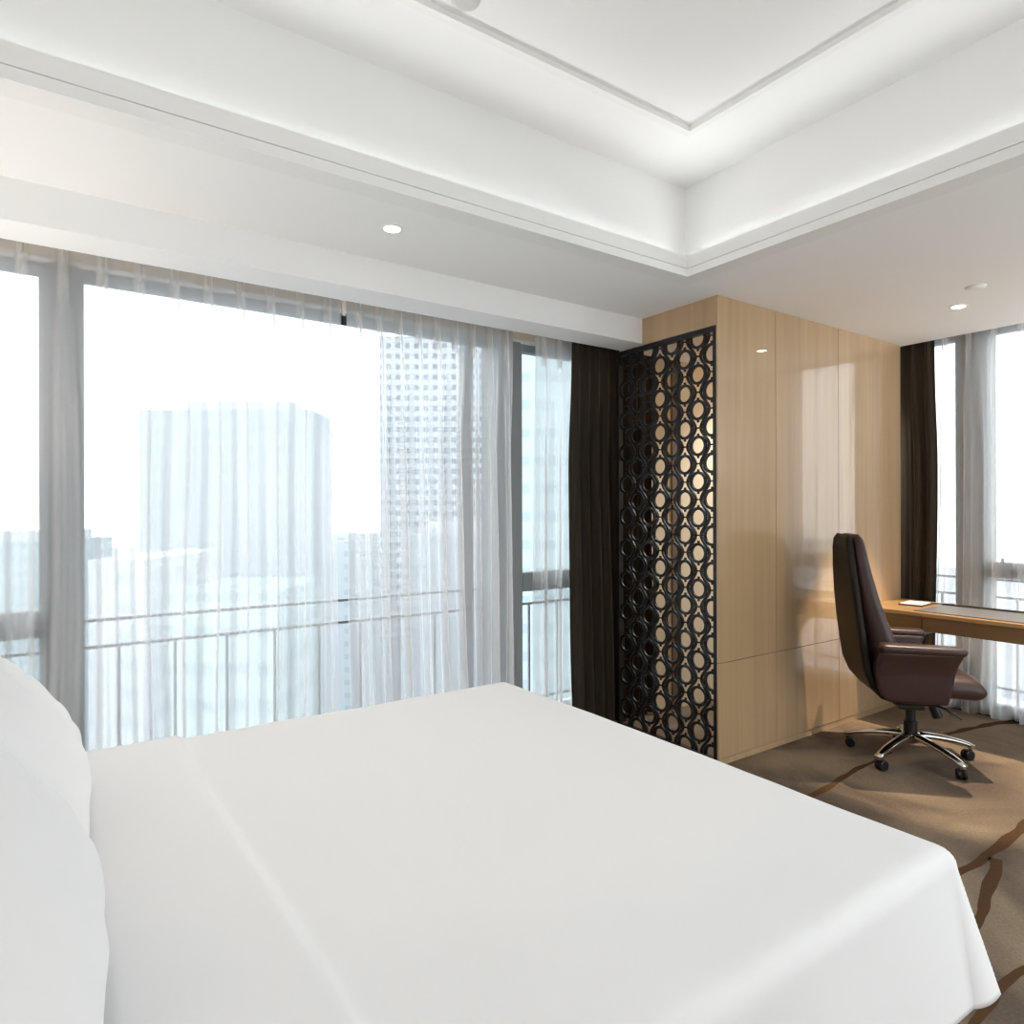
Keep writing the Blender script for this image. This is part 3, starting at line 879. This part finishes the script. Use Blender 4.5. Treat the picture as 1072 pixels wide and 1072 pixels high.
def caster_bm():
    bm = B()
    for s in (-1, 1):
        lathe_pts = [(.006, 0), (.024, 0), (.029, .004), (.029, .015), (.024, .018), (.006, .018)]
        n = 24; rr = []
        for r, h in lathe_pts:
            rr.append([bm.verts.new((-.018 + r * math.cos(2 * PI * i / n), s * (.006 + h), .029 + r * math.sin(2 * PI * i / n))) for i in range(n)])
        for a, b in zip(rr, rr[1:]):
            for i in range(n):
                j = (i + 1) % n
                bm.faces.new((a[i], a[j], b[j], b[i]))
        bm.faces.new(rr[0]); bm.faces.new(rr[-1])
    # hood
    box(bm, -.036, .004, -.006, .006, .02, .056)
    cyl(bm, (0, 0, .045), (0, 0, .068), .009)
    return bm
R0 = .335
for k, ang in enumerate((178, 250, 322, 34, 106)):
    a = math.radians(ang) + math.radians(47)      # world angle -> chair frame
    dx, dy = math.cos(a), math.sin(a)
    pts, rad = [], []
    for i in range(12):
        t = i / 11; r = .035 + (R0 - .02) * t
        z = .140 - .030 * t - .034 * t ** 3
        pts.append((dx * r, dy * r, z)); rad.append(.031 - .010 * t)
    lg = obj('base_leg', sweep(B(), pts, rad, 12, .62), M_CHROME, CH, smooth=True)
    bm = B(); cyl(bm, (dx * R0, dy * R0, .064), (dx * R0, dy * R0, .082), .016)
    obj('caster_socket', bm, M_CHROME, lg)
    c = obj('caster', caster_bm(), M_BLACKPL, lg)
    c.location = (dx * R0, dy * R0, 0); c.rotation_euler = (0, 0, a + rnd.uniform(-.8, .8))

# ------------------------------------------------------------------ ceiling fittings
def downlight(label, x, y, z, power, size=1.5, col=(1, .83, .62), blend=.25, grp='recessed downlights'):
    t = thing('downlight', label, 'ceiling light', (x, y, z), 0, grp)
    bm = B(); lathe(bm, [(.036, -.004), (.046, -.004), (.048, -.001), (.048, 0)], caps=False); obj('trim_ring', bm, M_TRIMW, t, smooth=False)
    bm = B(); lathe(bm, [(.035, -.0035), (.035, -.001)]); obj('lamp_lens', bm, M_LENS, t)
    l = bpy.data.lights.new('downlight_lamp', 'SPOT'); l.energy = power; l.color = col; l.spot_size = size; l.spot_blend = blend
    l.shadow_soft_size = .02
    lo = bpy.data.objects.new('downlight_lamp', l); COL.objects.link(lo); lo.parent = t; lo.location = (0, 0, -.012)
    return t
downlight('recessed round downlight in the white ceiling between tray and bulkhead', 1.215, 2.65, ZS, 14)
downlight('recessed round downlight in the ceiling above the desk chair', 4.47, 1.77, ZS, 220, .93, (1, .80, .58), .3)
t = thing('smoke_detector', 'small round white detector on the ceiling beyond the downlight over the chair', 'smoke detector', (4.15, 1.56, ZS))
bm = B(); lathe(bm, [(.02, -.011), (.038, -.010), (.048, -.005), (.05, 0)]); obj('detector_body', bm, M_TRIMW, t, smooth=True)
t = thing('ceiling_speaker', 'round white disc on the raised ceiling at the top edge of the picture', 'ceiling speaker', (1.163, 1.945, ZT))
bm = B(); lathe(bm, [(.03, -.011), (.042, -.010), (.048, -.005), (.05, 0)]); obj('disc_body', bm, simple('speaker_grey', (206, 206, 202), .7), t, smooth=True)

# ------------------------------------------------------------------ outside: railings and city
def railing(label, axis, a0, a1, plane):
    t = thing('railing', label, 'railing', (a0, plane, 0) if axis == 'x' else (plane, a0, 0), 0 if axis == 'x' else PI / 2, 'balcony railings')
    L = a1 - a0
    for z in (.92, .79, .12):
        bm = B(); box(bm, 0, L, -.012, .012, z - .008, z + .008); obj("rail", bm, M_RAILING, t, bevel=.002)
    n = int(L / .25); sh = None
    for i in range(n + 1):
        if sh is None:
            bm = B(); box(bm, -.007, .007, -.007, .007, .0, .779)
            b = obj('baluster', bm, M_RAILING, t); sh = b.data
        else:
            b = bpy.data.objects.new('baluster', sh); COL.objects.link(b); b.parent = t
        b.location = (.017 + .25 * i, 0, 0)
    return t
railing('grey metal railing outside the long window', 'x', -1.48, 3.8, 3.82)
railing('grey metal railing outside the far window', 'y', .9, 3.6, 5.80)
bm = B(); box(bm, -2.0, 5.66, YW + .26, 4.0, -.2, 0.0); box(bm, 5.67, 6.0, -1, 4.0, -.2, 0.0)
struct('floor_ledge', bm, M_WHITE, 'ledge outside the windows', 'floor')

def at(u, depth):
    dx = (u - 536) / F_PX
    r = Vector((fwd.y, -fwd.x, 0))
    return fwd * depth + r * dx * depth
def zz(v, depth): return H - (v - 533.5) / F_PX * depth
GZ = -70.0
bm = B(); box(bm, -900, 900, 20, 1500, GZ - 2, GZ); box(bm, 30, 1500, -900, 20, GZ - 2, GZ)
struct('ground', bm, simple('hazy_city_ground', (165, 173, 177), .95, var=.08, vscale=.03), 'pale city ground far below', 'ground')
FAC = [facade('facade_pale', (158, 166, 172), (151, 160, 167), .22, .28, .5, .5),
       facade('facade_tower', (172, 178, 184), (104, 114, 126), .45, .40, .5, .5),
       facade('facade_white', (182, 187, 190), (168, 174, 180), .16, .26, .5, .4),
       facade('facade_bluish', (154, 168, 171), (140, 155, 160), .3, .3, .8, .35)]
def building(label, u0, u1, vtop, depth, mat, thick=30, roof=True):
    p0, p1 = at(u0, depth), at(u1, depth)
    w = (p1 - p0).length; c = (p0 + p1) / 2
    ang = math.atan2((p1 - p0).y, (p1 - p0).x)
    zt = zz(vtop, depth)
    t = thing('building', label, 'building', (c.x, c.y, GZ), ang, 'hazy city buildings')
    bm = B(); box(bm, -w / 2, w / 2, 0, thick, 0, zt - GZ); obj('tower_block', bm, mat, t)
    if roof:
        bm = B(); box(bm, -w / 2 * .55, w / 2 * .7, 4, thick - 4, zt - GZ, zt - GZ + 2.2); obj('roof_storey', bm, FAC[2], t)
    return t
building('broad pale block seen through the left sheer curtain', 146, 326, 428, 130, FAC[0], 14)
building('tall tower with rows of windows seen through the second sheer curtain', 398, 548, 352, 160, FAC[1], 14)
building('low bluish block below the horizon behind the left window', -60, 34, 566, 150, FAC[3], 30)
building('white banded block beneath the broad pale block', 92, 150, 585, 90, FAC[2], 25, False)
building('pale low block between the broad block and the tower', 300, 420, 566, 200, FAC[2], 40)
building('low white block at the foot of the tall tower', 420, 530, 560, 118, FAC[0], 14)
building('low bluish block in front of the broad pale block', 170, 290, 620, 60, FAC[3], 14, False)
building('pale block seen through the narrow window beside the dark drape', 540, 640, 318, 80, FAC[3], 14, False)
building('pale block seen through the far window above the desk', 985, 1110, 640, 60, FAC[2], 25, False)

# ------------------------------------------------------------------ light
w = bpy.data.worlds.new('sky'); SC.world = w; w.use_nodes = True
bg = w.node_tree.nodes['Background']; bg.inputs['Color'].default_value = (0.93, 0.97, 1.0, 1); bg.inputs['Strength'].default_value = 2.7

def area(name, loc, size, rot, power, col):
    l = bpy.data.lights.new(name, 'AREA'); l.shape = 'RECTANGLE'; l.size, l.size_y = size; l.energy = power; l.color = col; l.spread = 2.1
    o = bpy.data.objects.new(name, l); COL.objects.link(o); o.location = loc; o.rotation_euler = rot
    return o
# LED strips lying in the cove behind the lip, shining up
COVE = 2.5
cw = (.96, .98, 1)
zc = ZS + .10
area('cove_strip', ((TX0 + TX1) / 2, TY1 + .055, zc), (TX1 - TX0, .03), (PI + 1.05, 0, 0), COVE * 3.14 / 4, cw)
area('cove_strip', (TX1 + .055, (TY0 + TY1) / 2, zc), (.03, TY1 - TY0), (PI, -1.05, 0), COVE * 4.6 / 4, cw)
area('cove_strip', ((TX0 + TX1) / 2, TY0 - .06, zc), (TX1 - TX0, .03), (PI - 1.05, 0, 0), COVE * 3.14 / 4, cw)
downlight('unseen downlight added to light the passage behind the lattice screen', 4.6, 2.75, ZS, 70, 2.2, (1, .97, .93), .6, 'added unseen downlights')  # added lamp that brightens the cream passage wall
# unseen ceiling lamps added behind the camera to brighten the room
for x, y, pw, lab in ((.6, -1.6, 35, 'unseen downlight behind the camera, left'), (2.2, -1.6, 35, 'unseen downlight behind the camera, middle'),
                     (3.9, -1.2, 25, 'unseen downlight behind the camera, right')):
    downlight('unseen downlight added behind the camera for room light', x, y, ZS if x > 2.8 else ZT, pw, 2.5, (.92, .97, 1), .6, 'added unseen downlights')

# unseen bedside lamps added left of the picture to brighten ceiling and pillows
def added_wall_lamp(label, y):
    t = thing('added_wall_lamp', label, 'wall lamp', (XL, y, 1.35))
    bm = B(); box(bm, 0, .02, -.05, .05, -.06, .06); box(bm, .02, .12, -.01, .01, -.01, .01); obj('wall_bracket', bm, M_CHROME, t, bevel=.003)
    bm = B(); lathe(bm, [(.09, -.10), (.075, .10), (.073, .10), (.088, -.10)], (.17, 0, .04), caps=False)
    obj('lamp_shade', bm, simple('linen_shade', (236, 226, 208), .9), t, smooth=True)
    bm = B(); lathe(bm, [(.012, -.05), (.022, -.03), (.026, 0), (.018, .03), (.004, .04)], (.17, 0, .03), 16)
    obj('light_bulb', bm, M_LENS, t, smooth=True)
    l = bpy.data.lights.new('added_lamp_light', 'POINT'); l.energy = 14; l.color = (1, .90, .80); l.shadow_soft_size = .05
    lo = bpy.data.objects.new('added_lamp_light', l); COL.objects.link(lo); lo.parent = t; lo.location = (.17, 0, .10)
added_wall_lamp('unseen bedside lamp added on the window side of the bed', 2.85)
added_wall_lamp('unseen bedside lamp added on the near side of the bed', .45)

# unseen uplighter right of the picture, added to lift the ceiling there
t = thing('added_floor_lamp', 'unseen uplighter lamp added against the right wall', 'floor lamp', (5.1, -.0, 0))
bm = B(); lathe(bm, [(.13, 0), (.13, .02), (.02, .03)]); obj('lamp_base', bm, M_CHROME, t)
obj('lamp_pole', cyl(B(), (0, 0, .03), (0, 0, 1.72), .012), M_CHROME, t)
bm = B(); lathe(bm, [(.03, 1.70), (.10, 1.74), (.15, 1.82), (.147, 1.82), (.098, 1.745), (.028, 1.71)], caps=False); obj('lamp_bowl', bm, M_CHROME, t, smooth=True)
bm = B(); lathe(bm, [(.02, 1.725), (.028, 1.75), (.02, 1.78), (.004, 1.785)], n=16); obj('light_bulb', bm, M_LENS, t, smooth=True)
l = bpy.data.lights.new('uplighter', 'POINT'); l.energy = 30; l.color = (.94, .98, 1); l.shadow_soft_size = .04
lo = bpy.data.objects.new('uplighter', l); COL.objects.link(lo); lo.parent = t; lo.location = (0, 0, 1.83)

vs = SC.view_settings
SC.display_settings.display_device = 'sRGB'
vs.view_transform = 'Standard'; vs.look = 'None'; vs.gamma = 1.0; vs.exposure = 0.52
vs.use_curve_mapping = False
SC.cycles.use_denoising = True
SC.cycles.max_bounces = 12
SC.cycles.diffuse_bounces = 6
SC.cycles.glossy_bounces = 5
SC.cycles.transparent_max_bounces = 24
SC.cycles.sample_clamp_indirect = 6
SC.cycles.caustics_reflective = False
